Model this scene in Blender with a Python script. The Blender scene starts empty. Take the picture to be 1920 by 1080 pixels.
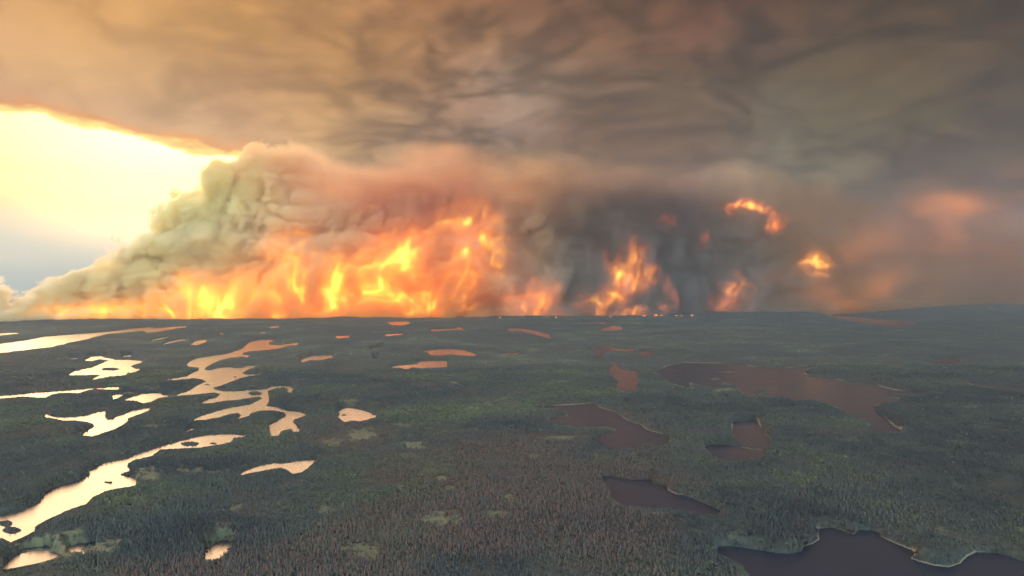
import bpy, math, random
import numpy as np
from mathutils import Vector

# ------------------------------------------------------------------ camera, world, sun, exposure
S = bpy.context.scene
COL = S.collection
FPX, CAM_H = 1371.0, 400.0            # focal length in 1920-wide pixels, height of the aircraft above the lakes
cam_d = bpy.data.cameras.new('camera'); cam = bpy.data.objects.new('camera', cam_d); COL.objects.link(cam)
cam.location = (0, 0, CAM_H); cam.rotation_euler = (math.radians(90), 0, 0)
cam_d.sensor_width = 36; cam_d.lens = 36 * FPX / 1920; cam_d.clip_start = 1; cam_d.clip_end = 400000
S.camera = cam
EXPO = 8.0                           # exposure gain: the picture is exposed for the shaded forest
S.view_settings.view_transform = 'Standard'; S.view_settings.look = 'None'
S.view_settings.exposure = math.log2(EXPO); S.view_settings.gamma = 1.0
cy = S.cycles
cy.use_denoising = True
cy.use_adaptive_sampling = True; cy.adaptive_threshold = 0.03
cy.max_bounces = 18; cy.volume_bounces = 16; cy.diffuse_bounces = 2; cy.glossy_bounces = 2; cy.transparent_max_bounces = 8
cy.volume_step_rate = 1.6; cy.volume_max_steps = 320
cy.sample_clamp_indirect = 6.0

SUN_AZ, SUN_EL = math.radians(-27), math.radians(11)
SUN_STRENGTH, SKY_STRENGTH = 0.5, 0.145
sun_d = bpy.data.lights.new('sun', 'SUN'); sun_d.energy = SUN_STRENGTH; sun_d.angle = math.radians(48); sun_d.color = (1.0, 0.62, 0.33)
sun = bpy.data.objects.new('sun', sun_d); COL.objects.link(sun)
_sd = Vector((math.sin(SUN_AZ) * math.cos(SUN_EL), math.cos(SUN_AZ) * math.cos(SUN_EL), math.sin(SUN_EL)))
sun.rotation_euler = _sd.to_track_quat('Z', 'Y').to_euler(); sun.location = _sd * 5000

def lin(h):
    h = h.lstrip('#')
    out = []
    for i in (0, 2, 4):
        c = int(h[i:i + 2], 16) / 255
        out.append(c / 12.92 if c <= 0.04045 else ((c + 0.055) / 1.055) ** 2.4)
    return np.array(out)

class NT:
    """thin helper around a node tree"""
    def __init__(s, tree): s.t = tree; s.n = tree.nodes; s.l = tree.links
    def new(s, typ, **kw):
        n = s.n.new(typ)
        for k, v in kw.items(): setattr(n, k, v)
        return n
    def put(s, sock, v):
        if isinstance(v, bpy.types.NodeSocket): s.l.new(v, sock)
        elif v is not None:
            if hasattr(sock.default_value, '__len__') and not hasattr(v, '__len__'): v = (v,) * 3
            sock.default_value = v
    def m(s, op, a, b=None, c=None, clamp=False):
        n = s.new('ShaderNodeMath', operation=op); n.use_clamp = clamp
        for i, v in enumerate((a, b, c)):
            if v is not None: s.put(n.inputs[i], v)
        return n.outputs[0]
    def v(s, op, a, b=None, out=0):
        n = s.new('ShaderNodeVectorMath', operation=op)
        s.put(n.inputs[0], a)
        if b is not None:
            if op == 'SCALE': s.put(n.inputs['Scale'], b)
            else: s.put(n.inputs[1], b)
        return n.outputs[out]
    def xyz(s, x, y, z):
        n = s.new('ShaderNodeCombineXYZ')
        for i, q in enumerate((x, y, z)): s.put(n.inputs[i], q)
        return n.outputs[0]
    def sep(s, a):
        n = s.new('ShaderNodeSeparateXYZ'); s.put(n.inputs[0], a); return n.outputs
    def rng(s, v, a, b, c=0.0, d=1.0, smooth=True):
        n = s.new('ShaderNodeMapRange'); n.interpolation_type = 'SMOOTHSTEP' if smooth else 'LINEAR'
        for i, q in enumerate((v, a, b, c, d)): s.put(n.inputs[i], q)
        return n.outputs[0]
    def mix(s, f, a, b, blend='MIX'):
        n = s.new('ShaderNodeMix', data_type='RGBA', blend_type=blend)
        s.put(n.inputs[0], f)
        for i, q in ((6, a), (7, b)):
            if isinstance(q, bpy.types.NodeSocket): s.l.new(q, n.inputs[i])
            else: n.inputs[i].default_value = (*q[:3], 1)
        return n.outputs[2]
    def ramp(s, fac, stops, interp='LINEAR'):
        n = s.new('ShaderNodeValToRGB'); r = n.color_ramp; r.interpolation = interp
        while len(r.elements) > 1: r.elements.remove(r.elements[-1])
        for i, (p, c) in enumerate(stops):
            e = r.elements[0] if i == 0 else r.elements.new(p)
            e.position = p; e.color = (*[float(q) for q in (c if hasattr(c, '__len__') else (c,) * 3)][:3], 1)
        s.put(n.inputs[0], fac); return n.outputs[0]
    def noise(s, vec, scale, detail=4, rough=0.55, lac=2.0, dist=0.0, typ='FBM', dim='3D'):
        n = s.new('ShaderNodeTexNoise', noise_dimensions=dim, noise_type=typ)
        s.put(n.inputs['Vector'], vec); n.inputs['Scale'].default_value = scale; n.inputs['Detail'].default_value = detail
        n.inputs['Roughness'].default_value = rough; n.inputs['Lacunarity'].default_value = lac; n.inputs['Distortion'].default_value = dist
        return n.outputs
    def table(s, u, v, us, vs, grid):
        """piecewise linear colour field: one colour ramp along u per level of v"""
        out = s.ramp(u, list(zip(us, grid[0])))
        for k in range(1, len(vs)):
            out = s.mix(s.rng(v, vs[k - 1], vs[k], smooth=False), out, s.ramp(u, list(zip(us, grid[k]))))
        return out

def clear_tree(t):
    for n in list(t.nodes): t.nodes.remove(n)

# --- the smoke canopy of the sky: colours in azimuth and elevation
AZ0, AZ1 = math.radians(-40), math.radians(40)
GX = list(range(0, 1921, 160))
GY = [0, 80, 160, 240, 320, 400, 480, 540]
AIR_ADD, AIR_TR = (0.022, 0.036, 0.050), 0.91
CANOPY = '''
D9A066 D6A064 D39F66 CB9560 C58F62 B67F5B A5735A 85604E 7A5547 6F5040 705A3A 6B583B 6E614C
DCA873 D9A36A CF9C66 C8935F C28D5E B4805C A0765E 836252 715348 655049 66523D 6A5539 5C4D35
DDAA78 D6A774 C99C70 C0946A B4845A A97B5D 9D8170 776055 6B5A50 5E5149 5F533D 625339 574A34
D2A17A CDA078 C8A079 BF9672 C4986A A38068 8F7568 765A50 66534C 615C53 5C5547 645A45 5B4F3C
D2A17A D2A880 D2A880 CFA275 C69A70 B98C68 B98F66 A07A5E 6E574F 625C55 6A6455 5B4A3B 6B5A48
D2A880 D2A880 D2A880 D2B080 C9A07A C08A62 B08868 94745C 6F5A52 6B5C50 60523F 6C5034 7C5030
D2A880 D2A880 D2A880 CFA880 C9A07A B89070 A98A75 8A7466 666260 6B645C 6A5540 705640 665040
D2A880 D2A880 D2A880 CFA880 C9A07A B89070 A08878 80706A 62605F 6B645C 6E5848 6E5C48 584A40
'''.split()
CANOPY = np.array([lin(c) for c in CANOPY]).reshape(len(GY), len(GX), 3)
CANOPY = np.maximum((CANOPY - np.array(AIR_ADD)) / AIR_TR, CANOPY * 0.35)      # colour of the smoke ceiling itself, seen through clear air

HOLE_GLOW = 7.0
def world():
    w = bpy.data.worlds.new('World'); S.world = w; w.use_nodes = True
    t = NT(w.node_tree); clear_tree(w.node_tree)
    d = t.v('NORMALIZE', t.new('ShaderNodeTexCoord').outputs['Generated'])
    x, y, z = t.sep(d)
    az = t.m('ARCTAN2', x, y); el = t.m('ARCSINE', z)
    # cloud-plane coordinates: nearly flat smoke ceiling, so lobes shrink toward the horizon
    inv = t.m('DIVIDE', 1.0, t.m('ADD', t.m('MAXIMUM', z, 0.0), 0.30))
    cp = t.xyz(t.m('MULTIPLY', x, inv), t.m('MULTIPLY', y, inv), t.m('MULTIPLY', z, 0.6))
    w1 = t.noise(cp, 1.5, 3, 0.5)['Color']
    w1 = t.v('SUBTRACT', w1, (0.5, 0.5, 0.5))
    ws = t.sep(w1)
    azw = t.m('ADD', az, t.m('MULTIPLY', ws[0], 0.16)); elw = t.m('ADD', el, t.m('MULTIPLY', ws[1], 0.10))
    u = t.rng(azw, AZ0, AZ1, smooth=False)
    us = [i / 24 for i in range(25)]
    vs, grid = [], []
    for py in reversed(GY):
        e = math.atan((540 - py) / FPX * math.cos(math.radians(8)))
        row = []
        for uu in us:
            a = AZ0 + uu * (AZ1 - AZ0); px = 960 + FPX * math.tan(a)
            j = GY.index(py); row.append([np.interp(px, GX, CANOPY[j, :, k]) for k in range(3)])
        vs.append(e); grid.append(row)
    base = t.table(u, elw, us, vs, grid)
    # soft lobes hanging from the ceiling, streaked along the wind (upper left to lower right)
    rot = t.new('ShaderNodeMapping'); rot.inputs['Rotation'].default_value = (0, 0, math.radians(35)); rot.inputs['Scale'].default_value = (1.0, 1.15, 1.0)
    t.l.new(t.v('ADD', cp, t.v('SCALE', w1, 0.3)), rot.inputs['Vector'])
    nb = t.noise(rot.outputs[0], 2.3, 4, 0.52, dist=0.1)['Fac']
    lob = t.m('ABSOLUTE', t.m('SUBTRACT', nb, 0.5)); lob = t.rng(lob, 0.0, 0.12)          # creases dark, lobes light
    nc = t.noise(t.v('ADD', rot.outputs[0], (7.3, 2.1, 0.0)), 6.2, 5, 0.55)['Fac']; lob2 = t.rng(t.m('ABSOLUTE', t.m('SUBTRACT', nc, 0.5)), 0.0, 0.14)
    lob = t.m('ADD', t.m('MULTIPLY', lob, 0.68), t.m('MULTIPLY', lob2, 0.32))
    lobe_amt = t.rng(az, math.radians(-28), math.radians(0), 0.35, 1.0)
    nb2 = t.noise(rot.outputs[0], 1.2, 5, 0.55)['Fac']
    gain = t.m('ADD', 1.0, t.m('MULTIPLY', t.m('SUBTRACT', t.m('ADD', t.m('MULTIPLY', lob, 0.78), nb2), 1.04), t.m('MULTIPLY', lobe_amt, 1.2)))
    can = t.v('SCALE', base, gain)
    grey = t.mix(1.0, can, (0.93, 1.0, 1.10), 'MULTIPLY')
    can = t.mix(t.m('MULTIPLY', lob, lobe_amt), can, grey)
    # clear gap at the left: its upper edge falls to the right, continued unseen behind the plume for added light
    fc = t.new('ShaderNodeFloatCurve'); cm = fc.mapping; c = cm.curves[0]
    cm.use_clip = False
    pts = [(-700, 120), (-350, 150), (0, 205), (80, 218), (150, 238), (250, 262), (330, 280), (400, 292), (470, 300), (560, 340), (700, 400), (900, 470), (1100, 530), (1300, 580), (1800, 700)]
    def azp(px): return math.atan((px - 960) / FPX)
    P = [((azp(px) + 1.0), math.atan((540 - py) / FPX * math.cos(azp(px)))) for px, py in pts]
    # curve nodes want 0..1
    for i, (a, e) in enumerate(P):
        a = a; e = e + 0.2
        if i < 2: c.points[i].location = (a, e)
        else: c.points.new(a, e)
    cm.update()
    t.put(fc.inputs['Value'], t.m('ADD', az, 1.0))
    edge = t.m('SUBTRACT', fc.outputs[0], 0.2)
    en = t.noise(cp, 11.0, 6, 0.62)['Fac']; en2 = t.noise(cp, 2.2, 3, 0.5)['Fac']
    edge = t.m('ADD', edge, t.m('ADD', t.m('MULTIPLY', t.m('SUBTRACT', en, 0.5), 0.034), t.m('MULTIPLY', t.m('SUBTRACT', en2, 0.5), 0.02)))
    above = t.m('SUBTRACT', el, edge)
    hole_c = t.ramp(t.rng(el, 0.0, 0.25, smooth=False), [
        (0.00, lin('A2B4B2')), (0.06, lin('B4C0BA')), (0.13, lin('D0D2C2')), (0.26, lin('E4DCC0')), (0.40, lin('E6D0A2')),
        (0.55, lin('F6E09A')), (0.70, lin('FAEEA6')), (0.85, lin('FFF4B4')), (1.0, lin('FFF0B0'))])
    band = t.noise(t.xyz(t.m('MULTIPLY', az, 2.0), 0.0, t.m('MULTIPLY', el, 28.0)), 1.0, 4, 0.5)['Fac']
    hole_c = t.v('SCALE', hole_c, t.m('ADD', 0.94, t.m('MULTIPLY', band, 0.14)))
    # brighter close to the hidden sun
    dx = t.m('SUBTRACT', az, azp(330)); dz = t.m('SUBTRACT', el, math.atan(235 / FPX))
    sd = t.m('SQRT', t.m('ADD', t.m('MULTIPLY', dx, dx), t.m('MULTIPLY', t.m('MULTIPLY', dz, dz), 4.0)))
    glow = t.rng(sd, 0.30, 0.0)
    hole_c = t.v('MULTIPLY', hole_c, t.xyz(t.m('ADD', 1.0, t.m('MULTIPLY', glow, HOLE_GLOW)), t.m('ADD', 1.0, t.m('MULTIPLY', glow, HOLE_GLOW * 0.54)), t.m('ADD', 1.0, t.m('MULTIPLY', glow, HOLE_GLOW * 0.22))))
    rim = t.m('SUBTRACT', 1.0, t.rng(above, 0.0, t.m('ADD', 0.012, t.m('MULTIPLY', en2, 0.03))))
    rim_c = t.mix(t.rng(above, 0.004, 0.014), lin('FFE07A') * 1.2, lin('FF9A3C'))
    can2 = t.mix(t.m('MULTIPLY', rim, 0.95), can, rim_c)
    sky = t.mix(t.rng(above, -0.002, 0.003), hole_c, can2)
    # behind the aircraft the air is clear: plain daylight sky
    nis = t.new('ShaderNodeTexSky', sky_type='NISHITA'); nis.sun_disc = False
    nis.sun_elevation = SUN_EL; nis.sun_rotation = SUN_AZ; nis.air_density = 1.4; nis.dust_density = 3.0
    bg1 = t.new('ShaderNodeBackground'); t.put(bg1.inputs[0], nis.outputs[0]); bg1.inputs[1].default_value = SKY_STRENGTH
    bg2 = t.new('ShaderNodeBackground'); t.put(bg2.inputs[0], sky); bg2.inputs[1].default_value = 1.0 / EXPO
    mx = t.new('ShaderNodeMixShader'); t.put(mx.inputs[0], t.rng(y, -0.25, 0.30))
    t.l.new(bg1.outputs[0], mx.inputs[1]); t.l.new(bg2.outputs[0], mx.inputs[2])
    o = t.new('ShaderNodeOutputWorld'); t.l.new(mx.outputs[0], o.inputs[0])
world()

# ------------------------------------------------------------------ noise and small tools
RNG = np.random.default_rng(7)
LAT = RNG.random((64, 64, 64), dtype=np.float32) * 2 - 1
def vnoise(x, y, z):
    """smooth lattice noise in -1..1 (arrays broadcast)"""
    x, y, z = np.broadcast_arrays(np.float32(x), np.float32(y), np.float32(z))
    fx, fy, fz = np.floor(x), np.floor(y), np.floor(z)
    i, j, k = fx.astype(np.int32), fy.astype(np.int32), fz.astype(np.int32)
    x = x - fx; y = y - fy; z = z - fz
    x = x * x * (3 - 2 * x); y = y * y * (3 - 2 * y); z = z * z * (3 - 2 * z)
    i0, j0, k0 = i & 63, j & 63, k & 63; i1, j1, k1 = (i + 1) & 63, (j + 1) & 63, (k + 1) & 63
    F = LAT.ravel()
    def g(a, b, c): return F[(a * 64 + b) * 64 + c]
    a = g(i0, j0, k0) * (1 - x) + g(i1, j0, k0) * x
    b = g(i0, j1, k0) * (1 - x) + g(i1, j1, k0) * x
    a = a * (1 - y) + b * y
    c = g(i0, j0, k1) * (1 - x) + g(i1, j0, k1) * x
    d = g(i0, j1, k1) * (1 - x) + g(i1, j1, k1) * x
    c = c * (1 - y) + d * y
    return a * (1 - z) + c * z
def fbm(x, y, z, octs=4, gain=0.5):
    s, a, t = 0, 1.0, 0
    for o in range(octs):
        f = 2.03 ** o
        s = s + a * vnoise(x * f + 11.3 * o, y * f + 5.7 * o, z * f + 3.1 * o); t += a; a *= gain
    return s / t
def smooth(v, a, b):
    q = np.clip((v - a) / (b - a), 0, 1); return q * q * (3 - 2 * q)
def tag(o, label=None, cat=None, group=None, kind=None):
    if label: o['label'] = label
    if cat: o['category'] = cat
    if group: o['group'] = group
    if kind: o['kind'] = kind
    return o
def mesh_obj(name, verts, faces, mat=None, parent=None, smooth_sh=False):
    me = bpy.data.meshes.new(name); me.from_pydata(verts, [], faces); me.update()
    if smooth_sh: me.polygons.foreach_set('use_smooth', [True] * len(me.polygons))
    o = bpy.data.objects.new(name, me); COL.objects.link(o)
    if mat: me.materials.append(mat)
    if parent: o.parent = parent
    return o
def new_mat(name):
    m = bpy.data.materials.new(name); m.use_nodes = True; clear_tree(m.node_tree); return m, NT(m.node_tree)
def to_ground(px, py):
    Y = CAM_H * FPX / (py - 540.0); return (px - 960.0) / FPX * Y, Y

# ------------------------------------------------------------------ lakes, traced then laid out on the plain
def z_(ox, oy, pts): return [(ox + a / 3, oy + b / 3) for a, b in pts]
LK = []      # (name-ish label, polygon, beach 0..1)
def L(label, ox, oy, pts, beach=0.0): LK.append((label, z_(ox, oy, pts), beach))
L('thin pale lake streak at the far left edge', 0, 560, [(-200,200),(0,195),(60,193),(120,193),(60,200),(0,208),(-200,216)])
L('long pale lake stretching to the far left shore', 0, 560, [(-300,300),(-150,275),(0,255),(150,235),(250,215),(400,203),(520,195),(640,183),(720,172),(830,162),(870,162),(825,175),(860,168),(960,160),(1055,153),(1050,160),(960,172),(880,188),(820,192),(810,180),(700,190),(600,202),(540,213),(480,230),(400,245),(330,262),(290,272),(220,280),(150,292),(60,303),(0,308),(-150,325),(-300,345)])
L('sliver of water behind the narrow slanted lake', 0, 560, [(845,235),(900,222),(955,212),(950,216),(900,230),(860,236)])
L('narrow slanted lake below the long far lake', 0, 560, [(905,260),(950,243),(1010,230),(1050,228),(1045,233),(1000,240),(950,252)])
L('small peach lake right of the narrow slanted lake', 0, 560, [(1070,258),(1100,240),(1160,228),(1165,240),(1120,258),(1085,262)])
L('tiny flat pond left above the island lake', 0, 560, [(380,335),(445,333),(440,338),(385,340)])
L('tiny flat pond right above the island lake', 0, 560, [(680,322),(745,316),(735,324),(685,326)])
L('pale lake with long wooded spits and bays', 0, 560, [(470,350),(520,325),(580,320),(585,332),(620,335),(650,345),(730,345),(805,352),(790,362),(750,372),(735,382),(760,393),(790,397),(770,408),(730,418),(700,430),(600,440),(540,452),(515,456),(545,440),(570,428),(510,428),(485,430),(380,430),(420,408),(480,395),(530,382),(570,365),(610,347),(560,340),(520,350)])
L('pale river reach running off the left edge', 0, 560, [(-200,560),(0,548),(100,540),(200,530),(330,522),(420,515),(520,505),(600,500),(672,496),(670,512),(600,510),(530,508),(480,518),(440,532),(400,528),(330,530),(290,540),(260,555),(200,555),(130,550),(60,556),(0,562),(-200,575)])
L('small bright pond beside the branching lake', 0, 560, [(630,545),(670,537),(705,542),(680,550),(640,568),(632,560)])
L('large branching lake full of wooded peninsulas', 0, 560, [(690,570),(760,550),(800,535),(905,532),(915,545),(980,545),(1060,520),(1110,490),(1160,465),(1130,452),(1080,447),(1000,457),(905,460),(1000,446),(1050,438),(1070,425),(1115,405),(1120,388),(1060,382),(1050,372),(1065,355),(1110,335),(1200,322),(1300,305),(1365,282),(1385,262),(1400,248),(1460,232),(1530,230),(1540,238),(1510,248),(1515,258),(1560,262),(1620,255),(1680,245),(1675,260),(1620,265),(1560,282),(1500,288),(1400,297),(1365,305),(1370,318),(1410,316),(1390,332),(1365,325),(1300,332),(1240,345),(1195,365),(1160,385),(1150,400),(1180,403),(1230,390),(1300,385),(1315,392),(1370,388),(1390,378),(1440,375),(1440,382),(1390,400),(1365,418),(1390,428),(1462,423),(1460,430),(1400,435),(1345,450),(1290,470),(1240,490),(1200,500),(1205,510),(1260,522),(1330,522),(1390,515),(1480,512),(1520,495),(1580,490),(1640,493),(1650,510),(1640,530),(1615,525),(1618,508),(1590,498),(1540,508),(1505,520),(1515,560),(1500,605),(1555,610),(1600,628),(1700,640),(1728,655),(1700,665),(1655,680),(1648,695),(1670,715),(1690,750),(1640,750),(1640,730),(1580,745),(1570,770),(1525,773),(1515,740),(1510,715),(1560,690),(1610,655),(1600,640),(1540,628),(1460,630),(1410,645),(1400,660),(1330,678),(1355,655),(1340,642),(1290,650),(1230,668),(1160,680),(1080,685),(1110,668),(1200,640),(1280,618),(1400,598),(1450,575),(1475,560),(1460,550),(1390,560),(1330,570),(1260,575),(1190,588),(1110,590),(1150,575),(1220,555),(1240,535),(1200,528),(1100,538),(1020,545),(940,550),(890,560),(850,580),(800,588),(770,575),(730,572)])
L('winged pale lake with a pointed western arm', 0, 560, [(245,655),(265,650),(290,662),(350,667),(430,665),(500,655),(560,638),(590,632),(595,645),(590,660),(600,680),(635,680),(650,668),(700,650),(740,632),(800,620),(848,612),(835,630),(780,650),(720,672),(715,690),(690,710),(640,735),(580,755),(520,775),(455,768),(490,745),(530,720),(525,705),(490,692),(420,685),(350,685),(310,675),(260,667)])
L('short bright pond above the long curving river', 0, 560, [(1035,745),(1075,730),(1105,730),(1080,740),(1050,748)])
L('long curving pale river widening toward the lower left', 0, 720, [(1420,290),(1340,285),(1240,283),(1150,290),(1080,305),(1010,320),(950,340),(880,360),(800,385),(720,420),(650,435),(590,443),(555,465),(515,490),(480,495),(510,505),(460,545),(340,572),(270,605),(235,640),(225,668),(140,705),(80,728),(0,735),(-200,760),(-260,890),(0,868),(20,870),(60,890),(130,860),(190,830),(200,800),(270,760),(380,710),(490,672),(520,635),(600,600),(660,588),(760,572),(768,550),(760,525),(710,518),(680,515),(680,505),(735,485),(715,465),(720,445),(760,425),(850,405),(880,385),(900,368),(960,365),(1060,360),(1120,358),(1170,350),(1240,340),(1300,325),(1315,303),(1370,297)])
L('wedge shaped peach lake below the curving river', 0, 720, [(1335,513),(1380,490),(1460,460),(1540,447),(1600,447),(1660,432),(1740,425),(1795,420),(1760,445),(1730,475),(1700,495),(1645,507),(1620,485),(1580,470),(1540,475),(1460,490),(1400,503),(1350,514)])
L('small leaf shaped pond with a mossy rim', 0, 720, [(1148,1000),(1152,955),(1165,930),(1200,900),(1240,880),(1280,877),(1295,890),(1290,905),(1308,915),(1300,935),(1270,965),(1240,980),(1200,992),(1160,1005)])
L('oval bright pond near the lower left corner', 0, 720, [(10,1030),(40,1000),(100,960),(170,940),(240,935),(310,945),(338,960),(310,978),(260,995),(180,1015),(100,1030),(40,1042),(15,1040)])
L('thin marsh pool above the oval pond', 0, 720, [(105,942),(130,925),(180,918),(230,915),(262,905),(290,925),(260,928),(220,922),(190,930),(150,932),(125,945)])
L('broken marsh pools right of the oval pond', 0, 720, [(350,935),(385,915),(420,905),(445,895),(500,890),(555,882),(535,900),(500,905),(480,925),(455,928),(480,955),(470,972),(462,945),(420,940),(400,950),(385,932)])
L('tiny pool among the reeds', 0, 720, [(590,985),(610,972),(652,962),(645,970),(610,980)])
L('tiny bright pool at the bottom left', 0, 720, [(520,1055),(545,1043),(550,1052),(530,1062)])
L('far peach pond left of centre', 0, 560, [(1510,160),(1560,153),(1580,158),(1530,167)])
L('tiny far pond before the fire', 0, 560, [(1455,188),(1500,185),(1485,193),(1460,192)])
L('tiny far puddle before the left fire', 0, 560, [(1225,197),(1262,194),(1250,201)])
L('small far pond level with the centre lakes', 0, 560, [(1885,212),(1965,208),(1960,218),(1900,223)])
L('small peach lake with ragged shore', 0, 560, [(1690,345),(1720,335),(1760,322),(1880,317),(1870,330),(1800,345),(1740,347),(1700,360)])
L('rounded peach lake alone in the forest', 640, 560, [(-15,630),(10,617),(60,616),(115,628),(165,645),(205,662),(150,680),(100,690),(55,685),(20,695),(0,680),(-15,670)])
L('flat peach lake nearest the central fire', 640, 560, [(258,135),(310,127),(390,130),(380,140),(340,150),(285,148)])
L('thin peach pond below the flat far lake', 640, 560, [(240,203),(290,198),(350,196),(340,203),(260,211)])
L('thin curved pond with a hooked end', 640, 560, [(495,175),(560,172),(640,168),(665,158),(700,178),(640,175),(510,183)])
L('long dull lake slanting toward the right', 640, 560, [(930,167),(1000,168),(1050,172),(1110,185),(1170,203),(1190,225),(1160,222),(1080,200),(1020,185),(945,185)])
L('dull lake beneath the dark smoke column', 640, 560, [(1450,180),(1480,165),(1530,152),(1575,158),(1585,170),(1540,178),(1470,182)])
L('faint sliver of water beneath the black smoke', 640, 560, [(1350,128),(1490,132),(1480,140),(1370,134)])
L('oval peach lake tapering to the right', 640, 560, [(455,295),(540,285),(640,284),(700,292),(770,318),(740,323),(680,320),(610,312),(560,320),(500,318),(490,305)])
L('peach lake with a thin western tail', 640, 560, [(265,388),(340,375),(430,368),(432,352),(500,350),(595,350),(595,385),(520,388),(440,390),(400,385),(365,397),(330,388)])
L('faint narrow pond right of the oval lake', 640, 560, [(885,312),(950,308),(1010,303),(1000,315),(900,320)])
L('thin slanted stream left of the oval lake', 640, 560, [(130,300),(180,280),(235,268),(230,275),(170,290)])
L('tiny pond left of the oval lake', 640, 560, [(172,330),(210,328),(205,335),(178,335)])
L('forked brown lake at the foot of the slope', 640, 560, [(1405,290),(1440,268),(1500,265),(1530,280),(1600,285),(1648,280),(1640,292),(1560,295),(1490,292),(1470,315),(1475,345),(1440,345),(1430,310)], .3)
L('small brown cove right of the forked lake', 640, 560, [(1680,292),(1710,290),(1740,300),(1765,315),(1710,325),(1680,320)], .3)
L('square brown lake with a pointed inlet', 640, 560, [(1485,385),(1530,375),(1535,345),(1550,375),(1560,390),(1600,400),(1660,405),(1670,440),(1665,490),(1650,522),(1600,518),(1550,510),(1545,490),(1560,465),(1530,445),(1505,420),(1505,400)], .3)
L('wide brown lake with two dark spits', 640, 560, [(1070,605),(1150,606),(1240,600),(1330,595),(1415,588),(1460,615),(1540,640),(1600,680),(1680,710),(1720,738),(1800,762),(1850,790),(1840,815),(1780,825),(1700,815),(1640,835),(1560,848),(1500,835),(1440,800),(1390,790),(1450,775),(1470,755),(1545,745),(1540,730),(1500,722),(1400,722),(1300,722),(1290,710),(1220,708),(1180,685),(1170,670),(1275,660),(1275,640),(1220,618),(1140,612)], .8)
L('dark wedge lake above the bottom right bay', 640, 720, [(1460,520),(1510,515),(1560,530),(1640,542),(1740,535),(1760,560),(1830,575),(1840,600),(1880,620),(1920,625),(1980,645),(2060,680),(2145,715),(2090,732),(2000,728),(1920,702),(1840,692),(1700,690),(1600,680),(1540,655),(1510,625),(1520,600),(1490,560)], 1)
L('great reddish brown lake across the right', 1280, 560, [(-150,415),(-90,380),(0,362),(150,362),(300,365),(400,382),(550,393),(680,380),(760,378),(700,395),(680,420),(710,440),(800,450),(870,455),(920,470),(1060,470),(1110,495),(1200,515),(1300,520),(1380,537),(1300,535),(1240,530),(1140,540),(1210,565),(1220,578),(1120,585),(1075,600),(1085,640),(1150,680),(1180,710),(1240,748),(1160,750),(1060,745),(1050,700),(1020,680),(930,650),(900,625),(850,600),(780,575),(700,560),(640,570),(560,550),(450,545),(350,545),(330,520),(280,480),(230,470),(200,495),(100,485),(40,470),(40,500),(-60,475),(-110,440)], 1)
L('dim brown lake with a ragged east shore', 1280, 560, [(285,690),(350,690),(415,680),(430,710),(460,760),(490,790),(490,830),(440,845),(380,840),(300,800),(280,750)], .8)
L('dark lens shaped lake below the ragged lake', 1280, 560, [(120,830),(180,820),(260,822),(340,840),(440,850),(480,870),(430,890),(330,905),(240,905),(170,885)], 1)
L('small faint lake on the far right slope', 1280, 560, [(1410,345),(1440,335),(1500,335),(1570,355),(1500,362),(1420,358)])
L('dim streak of water at the right edge', 1280, 560, [(1600,468),(1680,470),(1800,490),(1920,500),(2200,510),(2200,545),(1920,530),(1850,520),(1750,505),(1650,485)])
L('far pinkish lake between the dark hills', 1280, 560, [(760,95),(800,93),(870,96),(1000,105),(1120,118),(1320,128),(1500,118),(1600,120),(1350,135),(1290,145),(1270,165),(1190,165),(1160,150),(1000,135),(900,120),(850,108)])
L('dark blue lake filling the bottom right corner', 1280, 720, [(185,915),(250,910),(330,918),(430,935),(530,950),(600,955),(670,942),(680,915),(730,900),(770,875),(760,815),(840,808),(880,820),(960,848),(990,820),(1060,822),(1105,835),(1115,860),(1180,890),(1290,935),(1310,950),(1280,980),(1330,1000),(1420,1022),(1500,1030),(1560,1010),(1600,970),(1650,945),(1750,950),(1820,965),(1920,1000),(2300,1120),(2300,1700),(500,1700),(380,1080),(340,1020),(260,975),(200,950)], 1)
# islands: (centre x, y, half width, half height) in the same tracing
ISL = [(0,560,1432,527,50,18),(0,560,1162,482,23,7),(0,560,1322,438,12,8),(0,560,1357,397,9,4),(0,560,620,392,58,14),(0,560,723,417,12,5),(0,560,515,388,11,4),
       (0,720,1068,330,62,21),(0,720,1200,332,25,10),(0,720,608,550,32,12),(0,720,30,775,52,30),(0,720,66,812,62,34),(0,720,545,182,18,4),
       (1280,560,245,412,62,11),(1280,560,180,448,34,14),(1280,560,445,515,55,24),(1280,560,510,492,30,8),(1280,560,515,410,16,5),(1280,560,130,430,8,6),(640,560,15,652,17,8)]
ISL = [(ox + a / 3, oy + (b + h * 0.3) / 3, w * 0.85 / 3, h * 0.6 / 3) for ox, oy, a, b, w, h in ISL]
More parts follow.
